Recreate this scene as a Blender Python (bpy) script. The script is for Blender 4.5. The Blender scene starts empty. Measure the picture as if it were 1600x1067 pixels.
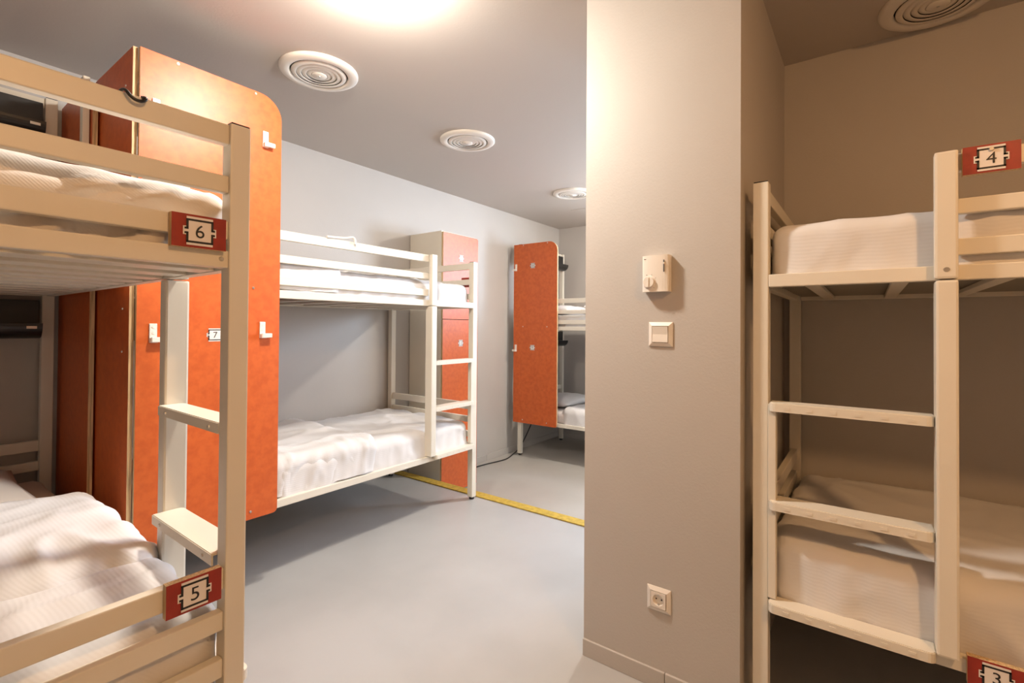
import bpy, bmesh, math, random
from mathutils import Vector, Matrix, noise

# ---------------------------------------------------------------- camera, world, light, exposure
sc = bpy.context.scene
F_PX, YAW, PITCH, ROLL, SHIFT = 758.26, 0.633551, 0.0108535, 0.0068304, -31.617
EYE = 1.27
def cam_axes():
    f = Vector((math.cos(YAW)*math.cos(PITCH), math.sin(YAW)*math.cos(PITCH), math.sin(PITCH)))
    r = Vector((math.sin(YAW), -math.cos(YAW), 0)); u = r.cross(f)
    return r*math.cos(ROLL)+u*math.sin(ROLL), u*math.cos(ROLL)-r*math.sin(ROLL), f
_r, _u, _f = cam_axes()
cd = bpy.data.cameras.new('camera'); cam = bpy.data.objects.new('camera', cd)
sc.collection.objects.link(cam); sc.camera = cam
cam.matrix_world = Matrix(((_r.x,_u.x,-_f.x,0),(_r.y,_u.y,-_f.y,0),(_r.z,_u.z,-_f.z,EYE),(0,0,0,1)))
cd.sensor_width = 36; cd.lens = F_PX/1600*36; cd.shift_y = SHIFT/1600; cd.clip_start = .02

w = bpy.data.worlds.new('world'); sc.world = w; w.use_nodes = True
w.node_tree.nodes['Background'].inputs[0].default_value = (.62,.78,1,1)
w.node_tree.nodes['Background'].inputs[1].default_value = 1.0
sc.view_settings.view_transform = 'Standard'; sc.view_settings.look = 'None'
sc.view_settings.gamma = 1; sc.view_settings.use_curve_mapping = False
sc.view_settings.exposure = 0.1

def area(name, loc, rot, sx, sy, e, col):
    l = bpy.data.lights.new(name, 'AREA'); l.shape = 'RECTANGLE'; l.size = sx; l.size_y = sy
    l.energy = e; l.color = col
    o = bpy.data.objects.new(name, l); sc.collection.objects.link(o); o.location = loc; o.rotation_euler = rot
    return o
WIN = dict(y0=-.25, y1=1.0, z0=1.35, z1=2.4)
# daylight entering through the window of the far wall
area('window_daylight', (5.80,(WIN['y0']+WIN['y1'])/2,(WIN['z0']+WIN['z1'])/2), (0,math.radians(90),0),
     WIN['z1']-WIN['z0'], WIN['y1']-WIN['y0'], 290, (.62,.78,1.0))
BULB = 58.0           # watts of each ceiling bulb
BULB_COL = (1.0,.915,.80); WARM_COL = (1.0,.55,.235)

# ---------------------------------------------------------------- materials
MATS = {}
def mat(name, col, rough=.5, metal=0, noise_amt=0, noise_scale=8, bump=0, bump_scale=60, spec=.5, emit=None, col2=None, stretch=None, coat=0):
    m = bpy.data.materials.new(name); m.use_nodes = True; nt = m.node_tree; b = nt.nodes['Principled BSDF']
    b.inputs['Base Color'].default_value = (*col,1); b.inputs['Roughness'].default_value = rough
    b.inputs['Metallic'].default_value = metal; b.inputs['Specular IOR Level'].default_value = spec
    if coat: b.inputs['Coat Weight'].default_value = coat; b.inputs['Coat Roughness'].default_value = .12
    tc = nt.nodes.new('ShaderNodeTexCoord'); src = tc.outputs['Object']
    if stretch:
        mp = nt.nodes.new('ShaderNodeMapping'); mp.inputs['Scale'].default_value = stretch
        nt.links.new(src, mp.inputs['Vector']); src = mp.outputs['Vector']
    if noise_amt:
        n = nt.nodes.new('ShaderNodeTexNoise'); n.inputs['Scale'].default_value = noise_scale; n.inputs['Detail'].default_value = 6
        nt.links.new(src, n.inputs['Vector'])
        mx = nt.nodes.new('ShaderNodeMix'); mx.data_type = 'RGBA'
        c2 = col2 or tuple(c*(1-noise_amt) for c in col)
        mx.inputs[6].default_value = (*col,1); mx.inputs[7].default_value = (*c2,1)
        rp = nt.nodes.new('ShaderNodeValToRGB'); rp.color_ramp.elements[0].position = .38; rp.color_ramp.elements[1].position = .66
        nt.links.new(n.outputs['Fac'], rp.inputs['Fac']); nt.links.new(rp.outputs['Color'], mx.inputs[0])
        nt.links.new(mx.outputs[2], b.inputs['Base Color'])
    if bump:
        n2 = nt.nodes.new('ShaderNodeTexNoise'); n2.inputs['Scale'].default_value = bump_scale; n2.inputs['Detail'].default_value = 4
        nt.links.new(src, n2.inputs['Vector'])
        bp = nt.nodes.new('ShaderNodeBump'); bp.inputs['Strength'].default_value = bump; bp.inputs['Distance'].default_value = .002
        nt.links.new(n2.outputs['Fac'], bp.inputs['Height']); nt.links.new(bp.outputs['Normal'], b.inputs['Normal'])
    if emit:
        b.inputs['Emission Color'].default_value = (*emit[0],1); b.inputs['Emission Strength'].default_value = emit[1]
    MATS[name] = m; return m
def fabric(name, col, stripes):
    m = mat(name, col, .85, spec=.15); nt = m.node_tree; b = nt.nodes['Principled BSDF']
    b.inputs['Sheen Weight'].default_value = .15
    tc = nt.nodes['Texture Coordinate']
    wv = nt.nodes.new('ShaderNodeTexWave'); wv.wave_type = 'BANDS'; wv.bands_direction = 'Y'; wv.inputs['Scale'].default_value = stripes
    wv.inputs['Distortion'].default_value = .6; wv.inputs['Detail'].default_value = 1
    mp = nt.nodes.new('ShaderNodeMapping'); mp.inputs['Rotation'].default_value = (math.radians(45),0,0)
    nt.links.new(tc.outputs['Object'], mp.inputs['Vector']); nt.links.new(mp.outputs['Vector'], wv.inputs['Vector'])
    n = nt.nodes.new('ShaderNodeTexNoise'); n.inputs['Scale'].default_value = 14; n.inputs['Detail'].default_value = 5
    nt.links.new(tc.outputs['Object'], n.inputs['Vector'])
    ad = nt.nodes.new('ShaderNodeMath'); ad.operation = 'MULTIPLY_ADD'; ad.inputs[1].default_value = 5.0
    nt.links.new(n.outputs['Fac'], ad.inputs[0]); nt.links.new(wv.outputs['Fac'], ad.inputs[2])
    bp = nt.nodes.new('ShaderNodeBump'); bp.inputs['Strength'].default_value = .075; bp.inputs['Distance'].default_value = .0022
    nt.links.new(ad.outputs[0], bp.inputs['Height']); nt.links.new(bp.outputs['Normal'], b.inputs['Normal'])
    return m
WALL = mat('wall_paint', (.51,.472,.432), .55, bump=.25, bump_scale=120, noise_amt=.05, noise_scale=1.5)
CEIL = mat('ceiling_paint', (.53,.475,.425), .6, bump=.2, bump_scale=90)
FLOOR = mat('floor_resin', (.445,.437,.427), .38, noise_amt=.10, noise_scale=2.2, bump=.08, bump_scale=25)
FLOOR2 = mat('floor_resin_lower', (.46,.43,.39), .38, noise_amt=.10, noise_scale=2.0, bump=.08, bump_scale=25)
YEL = mat('yellow_strip', (.58,.39,.06), .6, noise_amt=.3, noise_scale=30)
CREAM = mat('cream_paint', (.76,.705,.60), .38, noise_amt=.03, noise_scale=5)
ORANGE = mat('orange_veneer', (.61,.122,.023), .42, noise_amt=.3, noise_scale=34, col2=(.53,.096,.017), spec=.5)
PLY = mat('plywood_edge', (.74,.52,.28), .6, noise_amt=.45, noise_scale=14, stretch=(14,14,.6))
REDPL = mat('plate_red', (.33,.028,.014), .4, noise_amt=.2, noise_scale=30)
LABEL = mat('label_white', (.80,.74,.70), .5)
INK = mat('ink_black', (.015,.013,.013), .5)
BLACK = mat('black_plastic', (.016,.015,.015), .32)
STEEL = mat('steel', (.62,.60,.57), .3, metal=1)
WIRE = mat('dark_wire', (.34,.30,.24), .5, metal=.3)
ALU = mat('aluminium_strip', (.66,.63,.60), .32, metal=.85)
WPLAST = mat('white_plastic', (.80,.74,.66), .35)
DARK = mat('dark_void', (.02,.018,.016), .9)
DUVET = fabric('duvet_cotton', (.71,.69,.68), 42)
SHEET = fabric('sheet_cotton', (.72,.67,.63), 60)
GLOW = mat('bulb_glow', (1,1,1), .5)
GLASSM = bpy.data.materials.new('window_glass'); GLASSM.use_nodes = True
_nt = GLASSM.node_tree; _nt.nodes.clear()
_o = _nt.nodes.new('ShaderNodeOutputMaterial'); _mx = _nt.nodes.new('ShaderNodeMixShader'); _t = _nt.nodes.new('ShaderNodeBsdfTransparent'); _g = _nt.nodes.new('ShaderNodeBsdfGlossy')
_g.inputs['Roughness'].default_value = .02; _mx.inputs[0].default_value = .06
_nt.links.new(_t.outputs[0], _mx.inputs[1]); _nt.links.new(_g.outputs[0], _mx.inputs[2]); _nt.links.new(_mx.outputs[0], _o.inputs[0])

# ---------------------------------------------------------------- helpers
C = sc.collection
def link(name, me, parent=None, loc=(0,0,0), rz=0):
    o = bpy.data.objects.new(name, me); C.objects.link(o); o.location = loc; o.rotation_euler = (0,0,rz)
    if parent: o.parent = parent
    return o
def tag(o, label, cat, group=None):
    o['label'] = label; o['category'] = cat
    if group: o['group'] = group
    return o
def empty(name, loc=(0,0,0), rz=0):
    return link(name, None, None, loc, rz)
CACHE = {}
def bmesh_to(name, bm, mats, smooth=False):
    bmesh.ops.recalc_face_normals(bm, faces=bm.faces)
    me = bpy.data.meshes.new(name); bm.to_mesh(me); bm.free()
    for m in (mats if isinstance(mats,(list,tuple)) else [mats]): me.materials.append(m)
    if smooth:
        for p in me.polygons: p.use_smooth = True
    return me
def box_into(bm, x0,x1,y0,y1,z0,z1, mi=0):
    vs = [bm.verts.new((x,y,z)) for x in (x0,x1) for y in (y0,y1) for z in (z0,z1)]
    for f in ((0,1,3,2),(4,6,7,5),(0,4,5,1),(2,3,7,6),(0,2,6,4),(1,5,7,3)):
        bm.faces.new([vs[i] for i in f]).material_index = mi
def box(name, x0,x1,y0,y1,z0,z1, m, parent=None, bev=.003):
    x0,x1 = min(x0,x1),max(x0,x1); y0,y1 = min(y0,y1),max(y0,y1); z0,z1 = min(z0,z1),max(z0,z1)
    k = (round(x1-x0,4),round(y1-y0,4),round(z1-z0,4),m.name,bev)
    if k not in CACHE:
        bm = bmesh.new(); a,b,c = (x1-x0)/2,(y1-y0)/2,(z1-z0)/2
        box_into(bm,-a,a,-b,b,-c,c)
        if bev: bmesh.ops.bevel(bm, geom=list(bm.edges), offset=min(bev,a*.45,b*.45,c*.45), segments=2, affect='EDGES', profile=.6)
        CACHE[k] = bmesh_to(name, bm, m)
    return link(name, CACHE[k], parent, ((x0+x1)/2,(y0+y1)/2,(z0+z1)/2))
def boxes(name, lst, m, parent=None):
    bm = bmesh.new()
    for b in lst: box_into(bm,*b)
    return link(name, bmesh_to(name,bm,m), parent)
def prism(name, pts, axis, d0, d1, m, parent=None, edge_mat=None, bev=0):
    """pts: 2-D outline in the plane across axis; extruded d0..d1 along it."""
    bm = bmesh.new()
    def P(p,d): return {'x':(d,p[0],p[1]),'y':(p[0],d,p[1]),'z':(p[0],p[1],d)}[axis]
    a = [bm.verts.new(P(p,d0)) for p in pts]; b = [bm.verts.new(P(p,d1)) for p in pts]
    bm.faces.new(a); bm.faces.new(list(reversed(b)))
    n = len(pts)
    for i in range(n):
        f = bm.faces.new((a[i],b[i],b[(i+1)%n],a[(i+1)%n])); f.material_index = 1 if edge_mat else 0
    return link(name, bmesh_to(name,bm,[m,edge_mat] if edge_mat else m), parent)
def lathe(name, prof, m, parent=None, loc=(0,0,0), seg=48, smooth=True, closed=False):
    bm = bmesh.new(); rings = []
    for r,z in prof:
        rings.append([bm.verts.new((r*math.cos(2*math.pi*i/seg), r*math.sin(2*math.pi*i/seg), z)) for i in range(seg)] if r > 1e-6 else [bm.verts.new((0,0,z))])
    pairs = list(zip(rings,rings[1:])) + ([(rings[-1],rings[0])] if closed else [])
    for A,B in pairs:
        for i in range(seg):
            j = (i+1)%seg
            if len(A)==1 and len(B)==1: continue
            if len(A)==1: bm.faces.new((A[0],B[i],B[j]))
            elif len(B)==1: bm.faces.new((A[i],A[j],B[0]))
            else: bm.faces.new((A[i],A[j],B[j],B[i]))
    return link(name, bmesh_to(name,bm,m,smooth), parent, loc)
def tube(name, pts, r, m, parent=None, seg=8):
    cu = bpy.data.curves.new(name,'CURVE'); cu.dimensions='3D'; cu.bevel_depth=r; cu.bevel_resolution=2; cu.use_fill_caps=True
    sp = cu.splines.new('NURBS'); sp.points.add(len(pts)-1); sp.use_endpoint_u=True; sp.order_u=4
    for p,q in zip(sp.points,pts): p.co=(*q,1)
    t = bpy.data.objects.new('tmp',cu); C.objects.link(t)
    me = bpy.data.meshes.new_from_object(t.evaluated_get(bpy.context.evaluated_depsgraph_get()))
    bpy.data.objects.remove(t); me.materials.clear(); me.materials.append(m)
    for p in me.polygons: p.use_smooth=True
    return link(name, me, parent)
TEXTS = {}
def text_mesh(body):
    if body not in TEXTS:
        cu = bpy.data.curves.new('digits','FONT'); cu.body=body; cu.size=1; cu.align_x='CENTER'; cu.align_y='CENTER'
        t = bpy.data.objects.new('tmp',cu); C.objects.link(t)
        me = bpy.data.meshes.new_from_object(t.evaluated_get(bpy.context.evaluated_depsgraph_get()))
        bpy.data.objects.remove(t)
        xs=[v.co.x for v in me.vertices]; ys=[v.co.y for v in me.vertices]
        cx,cy=(min(xs)+max(xs))/2,(min(ys)+max(ys))/2; h=max(ys)-min(ys)
        TEXTS[body] = ([((v.co.x-cx)/h,(v.co.y-cy)/h) for v in me.vertices],[tuple(p.vertices) for p in me.polygons])
    return TEXTS[body]
def number_label(parent, o, N, w, h, digits, thick=.0012):
    """white notched label with black border lines and digits, on a face at o with outward normal N"""
    o = Vector(o); N = Vector(N); V = Vector((0,0,1)); U = V.cross(N)
    def rects(name, rs, n0, n1, m):
        bm = bmesh.new()
        for (a,b,c,d) in rs:
            vs=[bm.verts.new(o+U*x+V*y+N*n) for n in (n0,n1) for (x,y) in ((a,c),(b,c),(b,d),(a,d))]
            for f in ((0,1,2,3),(4,5,6,7),(0,1,5,4),(1,2,6,5),(2,3,7,6),(3,0,4,7)): bm.faces.new([vs[i] for i in f])
        return link(name, bmesh_to(name,bm,m), parent)
    rects('number_label', [(-w/2,w/2,-h/2,h/2),(-.63*w,-.5*w,-.15*h,.15*h),(.5*w,.63*w,-.15*h,.15*h)], 0, thick, LABEL)
    t = .072*h; xx=.43*w; yy=.42*h; g=.045*h; ls=[]
    for s in (1,-1):
        y0,y1 = (g,yy) if s>0 else (-yy,-g)
        ls += [(-xx-t,-xx,y0,y1),(xx,xx+t,y0,y1)]
        ls += [(-xx-t,xx+t,yy-t,yy)] if s>0 else [(-xx-t,xx+t,-yy,-yy+t)]
        yl = (g,g+t) if s>0 else (-g-t,-g)
        ls += [(-.58*w,-xx,*yl),(xx,.58*w,*yl)]
    rects('border_line', ls, thick, thick+.0004, INK)
    if digits:
        vs,fs = text_mesh(digits); k=.46*h
        me = bpy.data.meshes.new('digit'); me.from_pydata([tuple(o+U*(x*k)+V*(y*k)+N*(thick+.0006)) for x,y in vs],[],fs)
        me.materials.append(INK); link('digit', me, parent)
def shell(name, x0,x1,y0,y1,z0,z1, r, m, parent=None, cell=.02, disp=None, open_bottom=True, loc=(0,0,0), rz=0):
    """rounded soft block, displaced along its normals"""
    c = Vector(((x0+x1)/2,(y0+y1)/2,z0)); hx,hy,lz=(x1-x0)/2,abs(y1-y0)/2,z1-z0
    nx,ny,nz = max(4,int(2*hx/cell)),max(4,int(2*hy/cell)),max(4,int(lz/cell*1.6))
    idx={}; vs=[]; fs=[]
    def V(i,j,k):
        if (i,j,k) not in idx:
            p = Vector((-hx+2*hx*i/nx,-hy+2*hy*j/ny,lz*k/nz)); rr=min(r,lz*.5)
            q = Vector((max(-hx+rr,min(hx-rr,p.x)),max(-hy+rr,min(hy-rr,p.y)),min(lz-rr,p.z) if open_bottom else max(rr,min(lz-rr,p.z))))
            d = p-q
            if d.length>1e-9:
                n=d.normalized(); p=q+n*rr if d.length>1e-9 else p
            else: n=Vector((0,0,1))
            if disp: p = p+n*disp(p.x+hx,p.y+hy,p.z,n)
            idx[(i,j,k)]=len(vs); vs.append(p+c)
        return idx[(i,j,k)]
    for i in range(nx):
        for j in range(ny):
            fs.append((V(i,j,nz),V(i+1,j,nz),V(i+1,j+1,nz),V(i,j+1,nz)))
            if not open_bottom: fs.append((V(i,j,0),V(i,j+1,0),V(i+1,j+1,0),V(i+1,j,0)))
    for k in range(nz):
        for i in range(nx):
            fs.append((V(i,0,k),V(i+1,0,k),V(i+1,0,k+1),V(i,0,k+1))); fs.append((V(i,ny,k),V(i,ny,k+1),V(i+1,ny,k+1),V(i+1,ny,k)))
        for j in range(ny):
            fs.append((V(0,j,k),V(0,j,k+1),V(0,j+1,k+1),V(0,j+1,k))); fs.append((V(nx,j,k),V(nx,j+1,k),V(nx,j+1,k+1),V(nx,j,k+1)))
    me = bpy.data.meshes.new(name); me.from_pydata([tuple(v) for v in vs],[],fs); me.materials.append(m); me.update()
    for p in me.polygons: p.use_smooth=True
    o = link(name, me, parent, loc, rz)
    return o
def wrinkle(seed, big=.010, fine=.0035, gather=.004, side_bulge=.0, diag=0):
    s = Vector((seed*7.3,seed*3.1,seed*1.7))
    def ridge(q): return (1-min(1,abs(noise.noise(q))*2.6))**2
    def f(x,y,z,n):
        v = noise.noise(Vector((x*2.6,y*3.0,z*2))+s)*big
        wx = noise.noise(Vector((x*2.2,y*2.2,z*2))+s)*1.3; wy = noise.noise(Vector((x*2.2,y*2.2,5))+s)*1.3
        v += ridge(Vector((x*2.4+wx,y*4.2+wy+x*1.5,z*2))+s*2)*fine*1.6 + ridge(Vector((x*7+wx*1.5+y*3,y*3-x*2,z*4))+s*4)*fine
        up = abs(n.z)
        if up<.8:
            k=(1-up); along = x if abs(n.y)>abs(n.x) else y
            v += k*gather*(noise.noise(Vector((along*22+z*(5+diag)+wx,z*5,seed)))+.6*ridge(Vector((along*12+z*(3+diag)+wy,z*3,seed*2)))) + side_bulge*k
        return v
    return f

# ---------------------------------------------------------------- the room
H = 2.565; LOW = -.17
XW, YW, XA, XP = 5.55, 3.31, 2.716, 1.703
def struct(o):
    o['kind']='structure'; return o
struct(boxes('floor', [(-1.7,2.85,-2.0,YW,-.4,0)], FLOOR))
struct(boxes('floor_lower', [(2.85,XW,-.6,YW,-.4,LOW)], FLOOR2))
struct(boxes('ceiling', [(-1.7,XW+.3,-2.0,YW+.1,H,H+.1)], CEIL))
struct(boxes('wall_back', [(-1.7,XW+.3,YW,YW+.1,-.4,H)], WALL))
struct(boxes('wall_far', [(XW,XW+.14,-.7,WIN['y0'],-.4,H),(XW,XW+.14,WIN['y1'],YW,-.4,H),(XW,XW+.14,WIN['y0'],WIN['y1'],-.4,WIN['z0']),(XW,XW+.14,WIN['y0'],WIN['y1'],WIN['z1'],H)], WALL))
struct(boxes('wall_pillar', [(XP,XA,.334,.894,0,H)], WALL))
struct(boxes('wall_alcove', [(XA,XA+.1,-2.0,.894,-.4,H)], WALL))
struct(boxes('wall_passage', [(XA+.1,XW,-.7,-.6,-.4,H)], WALL))
struct(boxes('wall_right', [(-1.7,XA,-2.1,-2.0,0,H)], WALL))
struct(boxes('wall_left', [(-1.8,-1.7,-2.1,YW,0,H)], WALL))
# skirting boards: each run is cut in lengths with a fine joint
def skirting(name, runs, m=WALL):
    e = struct(link(name, None))
    for r in runs: box('board', *r, m, e, .002)
skirting('baseboard_pillar', [(XP-.010,XP,.575,.894,0,.063),(XP-.010,XP,.334,.573,0,.063)])
skirting('baseboard_back', [(2.86,4.05,YW-.010,YW,LOW,LOW+.063),(4.052,XW,YW-.010,YW,LOW,LOW+.063)])
skirting('baseboard_far', [(XW-.010,XW,1.6,YW-.01,LOW,LOW+.063),(XW-.010,XW,-.6,1.598,LOW,LOW+.063)])
struct(box('trim_1', 2.772,2.855,.90,YW-.001,.0005,.008, YEL, None, .002))
wn = struct(link('window_1', None))
y0,y1,z0,z1 = WIN['y0'],WIN['y1'],WIN['z0'],WIN['z1']; xm=XW+.06
for nm,b in (('frame_rail',(xm,xm+.05,y0,y1,z0,z0+.05)),('frame_rail',(xm,xm+.05,y0,y1,z1-.05,z1)),('frame_stile',(xm,xm+.05,y0,y0+.05,z0+.05,z1-.05)),('frame_stile',(xm,xm+.05,y1-.05,y1,z0+.05,z1-.05)),('frame_stile',(xm,xm+.05,(y0+y1)/2-.025,(y0+y1)/2+.025,z0+.05,z1-.05))):
    box(nm,*b,CREAM,wn)
for a,b in ((y0+.05,(y0+y1)/2-.025),((y0+y1)/2+.025,y1-.05)): box('pane', xm+.02,xm+.026,a,b,z0+.05,z1-.05,GLASSM,wn,0)

# ---------------------------------------------------------------- ceiling lamps and air vents
def lamp(x,y,label,watts,col=BULB_COL):
    # round surface-mounted lamp: white rim and a shallow glowing dome
    t = empty('ceiling_lamp',(x,y,H)); tag(t,label,'lamp','round ceiling lamps')
    lathe('rim',[(.090,0),(.104,0),(.104,-.036),(.100,-.042),(.091,-.042)],WPLAST,t,closed=True)
    R,h=.090,.068; rs=(R*R+h*h)/(2*h); am=math.asin(R/rs)
    b = lathe('diffuser',[(rs*math.sin(am*k/8),-.038+(rs-h)-rs*math.cos(am*k/8)) for k in range(9)],None,t,(0,0,0),40)
    b.data.materials.clear(); m = bpy.data.materials.new('lamp_light'); m.use_nodes=True; n=m.node_tree; n.nodes.clear()
    e=n.nodes.new('ShaderNodeEmission'); o=n.nodes.new('ShaderNodeOutputMaterial'); n.links.new(e.outputs[0],o.inputs[0])
    A=math.pi*(R*R+h*h); e.inputs[0].default_value=(*col,1); e.inputs[1].default_value=watts/(math.pi*A)
    b.data.materials.append(m)
    return t
lamp(1.105,1.442,'glowing ceiling lamp above the open floor at the top edge',BULB)
lamp(.25,-.95,'warm ceiling lamp over the near end of the room',BULB*.80,WARM_COL)
lamp(4.28,1.3,'ceiling lamp over the lower floor beyond the pillar',BULB*1.2)

def vent(x,y,label):
    t = empty('air_vent',(x,y,H)); tag(t,label,'vent','round ceiling air vents')
    lathe('flange',[(.138,-.001),(.139,-.014),(.148,-.020),(.180,-.015),(.190,-.008),(.190,0)],WPLAST,t)
    lathe('duct',[(0,-.0015),(.139,-.0015)],DARK,t)
    for r in (.133,.109,.085,.062): lathe('ring',[(r,-.012),(r-.002,-.0165),(r-.022,-.021),(r-.024,-.0195),(r-.004,-.010)],WPLAST,t,closed=True)
    lathe('centre_disc',[(.032,-.008),(.038,-.020),(.034,-.0235),(0,-.0245)],WPLAST,t)
    lathe('screw',[(.005,-.024),(.005,-.0260),(0,-.0260)],STEEL,t,seg=12)
vent(1.40,2.262,'round white air vent nearest to the tall orange screen')
vent(2.525,2.25,'round white air vent above the middle bunk bed')
vent(4.12,2.31,'small distant round air vent half hidden by the pillar')
vent(2.515,-.222,'round air vent in the shaded alcove ceiling')
hp = empty('access_panel',(4.95,2.42,H)); tag(hp,'flush square access panel in the far ceiling','panel')
box('panel_board',-.24,.24,-.24,.24,-.004,0,CEIL,hp,.002)

# ---------------------------------------------------------------- bunk beds
P, L, Wd = .045, 2.06, .95
UPZ = [(1.692,1.739),(1.578,1.618),(1.468,1.512)]
LOZ = [(.655,.705),(.561,.604),(.452,.495)]
def screw(parent, o, N, r=.0055):
    o=Vector(o); N=Vector(N); q=Vector((0,0,1)).rotation_difference(N).to_matrix().to_4x4(); q.translation=o
    bm=bmesh.new(); bmesh.ops.create_cone(bm,cap_ends=True,segments=12,radius1=r,radius2=r*.7,depth=.005,matrix=q)
    return link('screw',bmesh_to('screw',bm,STEEL),parent)
def tread(parent, s, z, x0, x1, ai, ao):
    # folded sheet-metal step: thin top with rounded outer corners, lips turned down front and back
    pts=[(x0,ai),(x1,ai),(x1,ao+.018)]+[(x1-.018+.018*math.cos(math.radians(t)),ao+.018-.018*math.sin(math.radians(t))) for t in (22,45,68)]+[(x1-.018,ao),(x0+.018,ao)]+[(x0+.018-.018*math.sin(math.radians(t)),ao+.018-.018*math.cos(math.radians(t))) for t in (22,45,68)]+[(x0,ao+.018)]
    bm=bmesh.new(); n=len(pts)
    def ring(z0,inset=0): return [bm.verts.new((p[0],s*p[1],z0)) for p in pts]
    a=ring(z-.004); b=ring(z)
    bm.faces.new(a); bm.faces.new(b)
    for i in range(n): bm.faces.new((a[i],a[(i+1)%n],b[(i+1)%n],b[i]))
    bmesh.ops.bevel(bm,geom=[e for e in bm.edges if all(v.co.z>z-.001 for v in e.verts)],offset=.002,segments=2,affect='EDGES')
    # lip following the outer edge
    m=[(x1,min(ai,-.002))]+pts[2:]+[(x0,min(ai,-.002))]
    q=[bm.verts.new((p[0],s*p[1],z-.004)) for p in m]; w=[bm.verts.new((p[0],s*p[1],z-.027)) for p in m]
    for i in range(len(m)): j=(i+1)%len(m); bm.faces.new((q[i],q[j],w[j],w[i]))
    bm.faces.new(w)
    if ai>.04:
        y0,y1=sorted((s*(ai-.004),s*ai)); box_into(bm,x0,x1,y0,y1,z-.027,z-.004)
    for i in range(6):
        x=x0+.05+(x1-x0-.1)*i/5; y0,y1=sorted((s*(ao-.0014),s*(ao+.001))); box_into(bm,x-.008,x+.008,y0,y1,z-.019,z-.011)
    o=link('ladder_rung',bmesh_to('ladder_rung',bm,CREAM),parent)
    if ai>.04:
        for x in (x0+.05,x1-.06): screw(o,(x,s*(ai+.001),z-.015),(0,s,0),.005)
def arc(cx,cy,r,a0,a1,n=8): return [(cx+r*math.cos(math.radians(a0+(a1-a0)*i/n)),cy+r*math.sin(math.radians(a0+(a1-a0)*i/n))) for i in range(n+1)]
def hook(parent, s, x, z, dirx):
    a=-.0455
    def yb(a0,a1): return tuple(sorted((s*a0,s*a1)))
    bm=bmesh.new()
    box_into(bm,x-.013,x+.013,*yb(a-.006,a),z-.014,z+.062)
    box_into(bm,x-.012,x+.012,*yb(a-.023,a-.006),z-.014,z+.006)
    x0,x1=sorted((x-dirx*.010,x+dirx*.036)); box_into(bm,x0,x1,*yb(a-.026,a-.010),z-.012,z+.008)
    bmesh.ops.bevel(bm,geom=list(bm.edges),offset=.0015,segments=1,affect='EDGES')
    for zz in (z+.047,z+.024):
        bmesh.ops.create_cone(bm,cap_ends=True,segments=8,radius1=.0045,radius2=.0045,depth=.002,matrix=Matrix.Translation((x,s*(a-.0065),zz))@Matrix.Rotation(math.pi/2,4,'X'))
    return link('coat_hook',bmesh_to('coat_hook',bm,WPLAST),parent)
def plate(parent, o, N, digits, w=.108, h=.072):
    o=Vector(o); N=Vector(N); U=Vector((0,0,1)).cross(N); V=Vector((0,0,1)); bm=bmesh.new()
    vs=[bm.verts.new(o+U*x+V*y+N*n) for n in (0,.018) for x,y in ((-w/2,-h/2),(w/2,-h/2),(w/2,h/2),(-w/2,h/2))]
    for i,f in enumerate(((4,5,6,7),(0,1,2,3),(0,1,5,4),(1,2,6,5),(2,3,7,6),(3,0,4,7))): bm.faces.new([vs[j] for j in f]).material_index = 0 if i<2 else 1
    p=link('number_plate',bmesh_to('number_plate',bm,[REDPL,PLY]),parent)
    if digits:
        number_label(p,o+N*.018,N,.052,.062,digits)
    if digits=='4': screw(p,o+N*.0215+V*.022,N,.006)
    p['label']='small red number plate'
    return p
def shelf(parent, s, z):
    # black shelf lamp: back plate with a round-bellied tray in front, running across the head end
    x=L-P-.002; a0,a1=.055,.895
    y0,y1=sorted((s*a0,s*a1))
    o=box('back_plate',x-.012,x,y0,y1,z+.07,z+.185,BLACK,parent,.003)
    pts=[(x,z+.075),(x-.088,z+.075)]+arc(x-.02,z+.072,.068,180,262,8)+[(x,z+.002)]
    o=prism('shelf_tray',pts,'y',s*a0,s*a1,BLACK,parent)
    bx=x-.0885
    boxes('tray_mark',[(bx-.0006,bx,*sorted((s*.075,s*.110)),z+.050,z+.062)],STEEL,o)
    return o
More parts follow.
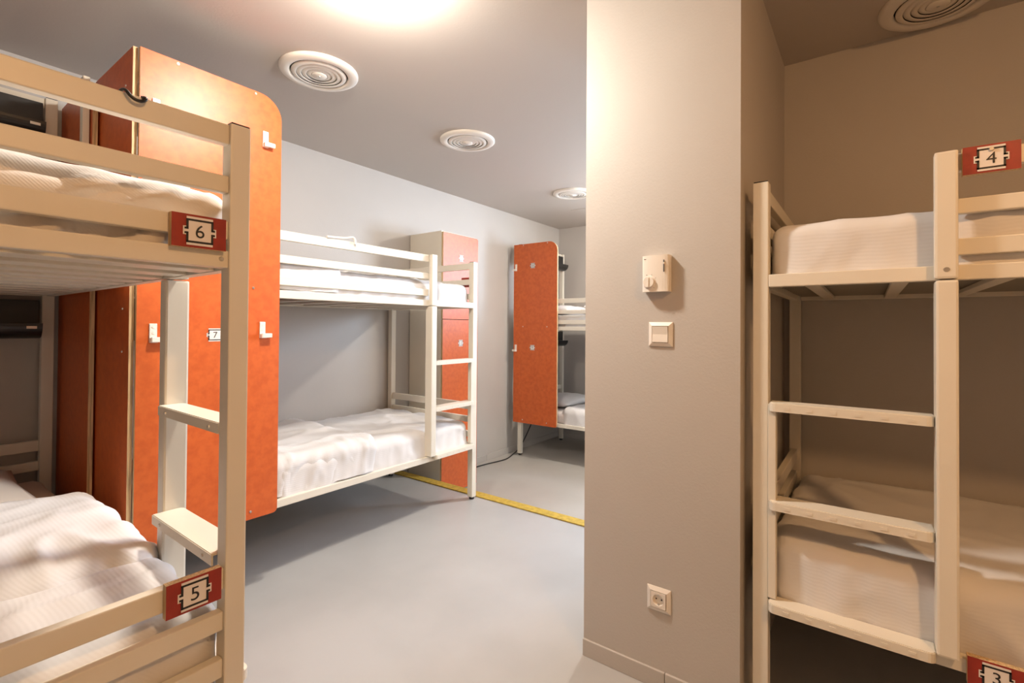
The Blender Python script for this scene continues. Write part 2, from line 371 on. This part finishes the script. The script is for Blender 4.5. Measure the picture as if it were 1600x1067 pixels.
def bunk(name, loc, rz, s, label, slat_w=.04, slat_n=9, mesh_up=True, screen=None, tall=True, plates=(), head_panel=False, shelves=True, group='cream metal bunk beds'):
    t=empty(name,loc,rz); tag(t,label,'bunk bed',group)
    def bx(nm,x0,x1,a0,a1,z0,z1,m=CREAM,par=None,bev=.003): return box(nm,x0,x1,s*a0,s*a1,z0,z1,m,par or t,bev)
    for x in (0,L-P):
        for a in (0,Wd-P):
            top=1.742 if x==0 else 2.365
            p=bx('post',x,x+P,a,a+P,.018,top)
            c=box('post_cap',-P/2+.002,P/2-.002,-P/2+.002,P/2-.002,(top-.018)/2,(top-.018)/2+.003,BLACK,p,0)
            f=lathe('foot',[(0,0),(.018,0),(.020,.004),(.016,.018),(0,.018)],BLACK,p,(0,0,-(top-.018)/2-.018),16)
    for z0,z1 in ((1.402,1.442),(.372,.409)):
        for a in (0,Wd-.03): bx('side_rail',P,L-P,a,a+.03,z0,z1)
        for x in (.006,L-.036): bx('end_rail',x,x+.03,P,Wd-P,z0,z1)
    for z0,z1 in UPZ:
        bx('guard_rail',.493,L-P,.002,.027,z0,z1); bx('end_rail',.008,.033,P,Wd-P,z0,z1)
    for z0,z1 in LOZ[:2]: bx('end_rail',.008,.033,P,Wd-P,z0,z1)
    bx('end_rail',.008,.033,P,Wd-P,*LOZ[2])
    for z0,z1 in (LOZ[0],LOZ[1],(2.318,2.362)): bx('end_rail',L-.033,L-.008,P,Wd-P,z0,z1)
    # ladder
    bx('guard_post',.445,.493,-.030,-.0005,1.404,1.742,CREAM,None,.006)
    bx('ladder_stile',.447,.493,-.032,.030,.411,1.400,CREAM,None,.006)
    bx('ladder_strip',P,P+.022,-.004,.028,0.417,1.03,ALU if slat_w>.05 else CREAM,None,.002)
    for z,ai,ao in ((.4145,.028,-.036),(.727,.056,-.022),(1.036,.045,-.020)): tread(t,s,z,P+.004,.447,ai,ao)
    screw(t,(.469,-s*.0285,1.428),(0,-s,0),.009)
    for z in (1.43,.40):
        for a in (.06,Wd-.06): screw(t,(.004,s*a,z-.008),(-1,0,0),.006)
    # slats below both mattresses
    for zt in (1.418,.388):
        for i in range(slat_n):
            xc=.16+(L-.32)*i/(slat_n-1); bx('slat',xc-slat_w/2,xc+slat_w/2,.031,Wd-.031,zt-.014,zt,CREAM,None,.002)
    if mesh_up:
        ls=[]
        for i in range(17):
            a=.045+i*(Wd-.09)/16; ls.append((P,L-P,*sorted((s*(a-.002),s*(a+.002))),1.4185,1.4225))
        for i in range(48):
            x=P+.02+i*(L-2*P-.04)/47; ls.append((x-.002,x+.002,*sorted((s*.031,s*(Wd-.031))),1.4225,1.4265))
        o=boxes('wire_mesh',ls,WIRE,t); o['kind']='stuff'
    if shelves:
        shelf(t,s,2.145); shelf(t,s,1.195)
    if screen:
        x0,x1,z0,z1=1.523,2.09,.375,2.355; r=.105
        pts=[(x1,z0),(x1,z1)]+arc(x0+r,z1-r,r,90,180,10)+arc(x0+.02,z0+.02,.02,180,270,4)
        p=prism('privacy_screen',pts,'y',-s*.0275,-s*.0455,ORANGE,t,PLY); p['label']='tall orange wooden screen with one rounded corner'
        bx('screen_post',1.553,1.598,-.024,.0,1.444,screen.get('post',2.27))
        for zz in (2.342,1.44,.41):
            for xx in (1.648,1.962): screw(p,(xx,-s*.0465,zz),(0,-s,0),.007)
        for xx,zz,dr in screen['hooks']: hook(p,s,xx,zz,dr)
        for xx,zz,dg in screen['numbers']: number_label(p,(xx,-s*.0456,zz),(0,-s,0),.054,.056,dg)
    if head_panel:
        y0,y1=sorted((s*-.026,s*.93))
        p=prism('head_panel',[(y0,.30),(y1,.30),(y1,2.355),(y0,2.355)],'x',2.092,2.108,ORANGE,t,PLY); p['label']='dark orange panel closing the head end'
        for zz in (2.22,1.33,1.16,.40): screw(p,(2.1085,s*.05,zz),(1,0,0),.005)
    for o,N,d in plates:
        plate(t,(o[0],s*o[1],o[2]),(N[0],s*N[1],0),d)
    return t
R90=math.pi/2
bl=bunk('bunk_bed',(.565,1.20,0),R90-.012,1,'cream metal bunk bed numbered 5 and 6, nearest at left',slat_w=.085,slat_n=11,mesh_up=False,
        screen=dict(hooks=[],numbers=[],post=2.352),plates=[((.006,.112,1.474),(-1,0),'6'),((.006,.112,.682),(-1,0),'5')])
br=bunk('bunk_bed',(1.735,.303,0),-R90,1,'cream metal bunk bed numbered 3 and 4 in the right alcove',
        plates=[((.556,.0,1.709),(0,-1),'4'),((.562,.0,.393),(0,-1),'3')],shelves=False)
bf=bunk('bunk_bed',(2.745,2.336,0),math.pi,-1,'cream metal bunk bed behind the orange screen numbered 7',
        screen=dict(hooks=[(1.601,2.118,-1),(1.605,1.222,-1),(2.036,1.210,-1),(2.036,2.106,-1)],numbers=[(1.807,1.225,'7'),(1.807,2.105,'8')]),head_panel=True,
        plates=[((.006,.10,1.60),(-1,0),None)])
bd=bunk('bunk_bed',(4.456,1.127,LOW),R90,-1,'distant bunk bed with dark orange screen numbered 9 and 10',
        screen=dict(hooks=[(2.058,1.175,1),(2.058,2.075,1)],numbers=[(1.835,1.211,'9'),(1.835,2.109,'10')]))

# ---------------------------------------------------------------- bedding
def bed(b, s, zb, seed, which, fold=None, lower=True, duv_top=.19, x_end=1.50, soft=1.0, r=.055, mat_=None, px0=1.50, diag=0, gather=.0042, x0=.046):
    loc=b.location.copy(); rz=b.rotation_euler.z; M=Matrix.Rotation(rz,4,'Z')
    def sh(nm,x0,x1,a0,a1,z0,z1,r,m,parent=None,**k):
        y0,y1=sorted((s*a0,s*a1)); cx,cy=(x0+x1)/2,(y0+y1)/2
        if parent:
            c=parent[1]; return shell(nm,x0-c[0],x1-c[0],y0-c[1],y1-c[1],z0-c[2],z1-c[2],r,m,parent[0],**k)
        o=shell(nm,x0-cx,x1-cx,y0-cy,y1-cy,0,z1-z0,r,m,None,loc=loc+M@Vector((cx,cy,z0)),rz=rz,**k)
        return o,(cx,cy,z0)
    ai=.032; ao=Wd-.034
    m,_=sh('mattress',.052,1.995,ai+.008,ao-.006,zb,zb+.135,.04,SHEET,cell=.035,disp=wrinkle(seed,.002,.001,.0025,0,8),open_bottom=False)
    tag(m,'white sheeted mattress '+which,'mattress','bunk mattresses')
    d=sh('duvet',x0,x_end,ai-.001,ao+.001,zb+.012,zb+duv_top-.022,r,mat_ or DUVET,cell=.015,disp=wrinkle(seed+.5,.011*soft,.005*soft,gather*soft,0,diag))
    tag(d[0],'white striped cotton duvet '+which,'duvet','white duvets')
    if fold:
        sh('folded_layer',fold,x_end+.02,ai-.012 if lower else ai-.001,ao+.004,zb+.022,zb+duv_top+.012,.065,DUVET,parent=d,cell=.015,disp=wrinkle(seed+.9,.016*soft,.007*soft,.007*soft if lower else .003))
    px1=1.985
    o=pillow_obj(loc+M@Vector(((px0+px1)/2,s*(Wd/2+.01),zb+.133)),rz,px1-px0,.68,.125,seed)
    tag(o,'plump white pillow '+which,'pillow','white pillows')
def pillow_obj(loc,rz,lx,ly,h,seed):
    n=26; vs=[]; fs=[]
    for side in (1,-1):
        for i in range(n+1):
            for j in range(n+1):
                u=-1+2*i/n; v=-1+2*j/n
                t=max(0,(1-abs(u)**2.6))*max(0,(1-abs(v)**3.0)); t=t**.5
                pin=1-.05*(abs(u*v))
                z=(h*.5)*(1+side*t*(1 if side>0 else .95))
                z+=noise.noise(Vector((u*2.5,v*3,seed)))*.008*t*side
                vs.append((u*lx/2*(1-.06*(1-abs(v))*abs(u)),v*ly/2*(1-.05*(1-abs(u))*abs(v)),z*1.0))
    off=(n+1)**2
    for side in (0,1):
        for i in range(n):
            for j in range(n):
                a=side*off+i*(n+1)+j; q=(a,a+n+1,a+n+2,a+1); fs.append(q if side==0 else tuple(reversed(q)))
    mn=min(v[2] for v in vs); vs=[(x,y,z-mn) for x,y,z in vs]
    me=bpy.data.meshes.new('pillow'); me.from_pydata(vs,[],fs)
    bm=bmesh.new(); bm.from_mesh(me); bmesh.ops.remove_doubles(bm,verts=bm.verts,dist=1e-4); bm.to_mesh(me); bm.free()
    me.materials.append(DUVET)
    for p in me.polygons: p.use_smooth=True
    return link('pillow',me,None,loc,rz)
bed(bl,1,1.428,1,'on the upper bunk behind the nearest left rails',lower=False,duv_top=.185,r=.04,mat_=SHEET,soft=1.0,diag=24,gather=.028,x0=.062)
bed(bl,1,.395,2,'on the lower bunk at the bottom left corner',fold=.44,duv_top=.235,x_end=1.22,soft=1.15,px0=1.36)
bed(br,1,1.428,3,'on the upper bunk in the right alcove',lower=False,duv_top=.20,r=.045,soft=.8)
bed(br,1,.395,4,'on the lower bunk in the right alcove',duv_top=.230,soft=.9)
bed(bf,-1,1.428,5,'on the upper bunk behind the orange screen',lower=False,fold=1.12,duv_top=.165)
bed(bf,-1,.395,6,'on the lower bunk behind the orange screen',fold=.88,duv_top=.205,soft=1.35)
bed(bd,-1,1.428,7,'on the distant upper bunk',lower=False,duv_top=.15)
bed(bd,-1,.395,8,'on the distant lower bunk',duv_top=.20)

# ---------------------------------------------------------------- locker tower
t=empty('locker_tower',(3.18,3.10,LOW)); tag(t,'tall cream locker tower with orange doors numbered 11 and 12','locker')
zt=2.08-LOW
box('side_panel',-.23,-.212,-.185,.20,0,zt,CREAM,t,.001); box('side_panel',.212,.23,-.185,.20,0,zt,CREAM,t,.001)
for z in (0,.755,1.50,zt-.018): box('shelf_board',-.212,.212,-.185,.185,z,z+.018,CREAM,t,.001)
box('back_board',-.212,.212,.185,.199,0,zt,CREAM,t,.001)
dz=(zt-.012)/3
for i in range(3):
    z0=.008+i*dz; z1=z0+dz-.005
    d=prism('locker_door',[(-.226,z0),(.226,z0),(.226,z1-.015),(.211,z1),(-.226,z1)] if i==2 else [(-.226,z0),(.226,z0),(.226,z1),(-.226,z1)],'y',-.205,-.187,ORANGE,t,PLY)
    if i: number_label(d,(.0,-.2052,z0+dz*.72),(0,-1,0),.050,.056,('12','11')[i-1])

# ---------------------------------------------------------------- fittings on the pillar
t=empty('thermostat',(XP,.604,1.46)); tag(t,'cream wall thermostat with round dial above the light switch','thermostat')
pts=[(-.028,-.0475),(-.002,-.0475),(-.002,.0475),(-.028,.0475)]+[(-.028-.009*math.cos(math.radians(a)),.0475*math.sin(math.radians(a))) for a in range(80,-81,-16)]
prism('housing',pts,'z',-.064,.064,WPLAST,t)
box('wall_plate',-.002,0,-.044,.044,-.060,.060,WPLAST,t,0)
def disc(nm,y,z,x,r,th,m,par,seg=24):
    bm=bmesh.new(); bmesh.ops.create_cone(bm,cap_ends=True,segments=seg,radius1=r,radius2=r*.94,depth=th,matrix=Matrix.Translation((x-th/2,y,z))@Matrix.Rotation(-R90,4,'Y')); return link(nm,bmesh_to(nm,bm,m),par)
disc('dial_ring',.020,-.030,-.0368,.0235,.002,LABEL,t); d=disc('dial',.020,-.030,-.0385,.0195,.007,WPLAST,t)
boxes('pointer',[(-.048,-.0455,.0185,.0215,-.046,-.014)],WPLAST,d)
boxes('slider_slot',[(-.0372,-.0360,-.0335,-.0305,.004,.046)],INK,t); box('slider_knob',-.041,-.035,-.0345,-.0295,.031,.037,WPLAST,t,.001)
boxes('print_mark',[(-.0345,-.031,.029,.040,.0505,.0525)]+[(-.0375,-.034,.020+.027*math.cos(a)-.0008,.020+0.027*math.cos(a)+.0008,-.030+0.027*math.sin(a)-.0008,-.030+0.027*math.sin(a)+.0008) for a in [math.radians(q) for q in range(70,231,40)]],INK,t)
def wallframe(t,w):
    o=w/2; i=w/2-.013; bm=bmesh.new()
    ro=[bm.verts.new((-.001,y,z)) for y,z in ((-o,-o),(o,-o),(o,o),(-o,o))]; r1=[bm.verts.new((-.004,y,z)) for y,z in ((-o,-o),(o,-o),(o,o),(-o,o))]
    r2=[bm.verts.new((-.011,y,z)) for y,z in ((-i,-i),(i,-i),(i,i),(-i,i))]; r3=[bm.verts.new((-.006,y,z)) for y,z in ((-i+.002,-i+.002),(i-.002,-i+.002),(i-.002,i-.002),(-i+.002,i-.002))]
    for A,B in ((ro,r1),(r1,r2),(r2,r3)):
        for k in range(4): bm.faces.new((A[k],A[(k+1)%4],B[(k+1)%4],B[k]))
    bm.faces.new(ro)
    return link('frame',bmesh_to('frame',bm,WPLAST),t)
t=empty('light_switch',(XP,.594,1.246)); tag(t,'square white light switch below the thermostat','switch'); wallframe(t,.086)
prism('rocker',[(-.006,-.0275),(-.0125,-.0275),(-.0105,0),(-.0145,.0275),(-.006,.0275)],'y',-.0275,.0275,WPLAST,t).rotation_euler=(0,0,0)
t=empty('power_socket',(XP,.597,.311)); tag(t,'square white round-pin power socket low on the pillar','socket'); wallframe(t,.084)
bm=bmesh.new(); seg=32; i=.0265
sq=[(i*max(-1,min(1,1.42*math.cos(2*math.pi*k/seg))),i*max(-1,min(1,1.42*math.sin(2*math.pi*k/seg)))) for k in range(seg)]
A=[bm.verts.new((-.0125,y,z)) for y,z in sq]; B=[bm.verts.new((-.0125,.0195*math.cos(2*math.pi*k/seg),.0195*math.sin(2*math.pi*k/seg))) for k in range(seg)]
D=[bm.verts.new((-.003,.0185*math.cos(2*math.pi*k/seg),.0185*math.sin(2*math.pi*k/seg))) for k in range(seg)]; S=[bm.verts.new((-.005,y,z)) for y,z in sq]
for k in range(seg):
    j=(k+1)%seg
    bm.faces.new((A[k],A[j],B[j],B[k])); bm.faces.new((B[k],B[j],D[j],D[k])); bm.faces.new((S[k],S[j],A[j],A[k]))
bm.faces.new(D); link('socket_insert',bmesh_to('socket_insert',bm,WPLAST),t)
for y in (-.0095,.0095): disc('pin_hole',y,.0,-.0028,.0028,.001,INK,t,12)
for z in (.017,-.017): box('earth_clip',-.010,-.003,-.003,.003,z-.0018,z+.0018,STEEL,t,.0005)

# ---------------------------------------------------------------- small things
def towel(x,y,z,lx,ly,h,rz,label,seed):
    o=shell('folded_towel',-lx/2,lx/2,-ly/2,ly/2,0,h,.02,DUVET,None,cell=.014,disp=wrinkle(seed,.006,.002,.002),open_bottom=False,loc=(x,y,z),rz=rz)
    tag(o,label,'towel','folded towels on the distant bunk')
towel(4.72,2.34,1.41,.34,.24,.05,.1,'folded white towel lying lowest on the distant upper bunk',3.3)
towel(4.72,2.38,1.463,.26,.18,.035,.35,'smaller white towel on top of the folded towel',4.4)
t=tube('strap',[(1.50,2.335,1.744),(1.56,2.338,1.748),(1.62,2.34,1.752),(1.655,2.338,1.765),(1.672,2.333,1.762),(1.676,2.329,1.742),(1.672,2.3285,1.725)],.007,SHEET)
tag(t,'white cloth strap lying on the top guard rail','strap')
bx_=.328; t=tube('rail_hook',[(.318,1.245,1.742),(.318,1.224,1.7455),(.320,1.203,1.744),(.325,1.198,1.730),(.338,1.196,1.722),(.352,1.198,1.727),(.356,1.199,1.737),(.346,1.198,1.733)],.0035,BLACK)
tag(t,'small black wire hook hung on the near top rail','hook')
t=tube('power_cable',[(3.45,3.2,LOW+.006),(3.75,3.24,LOW+.006),(4.0,3.20,LOW+.006),(4.2,3.14,LOW+.006),(4.4,3.22,LOW+.006),(4.62,3.26,LOW+.02),(4.8,3.27,LOW+.2),(4.95,3.28,LOW+.36)],.006,BLACK)
tag(t,'black power cable lying along the wall on the lower floor','cable')
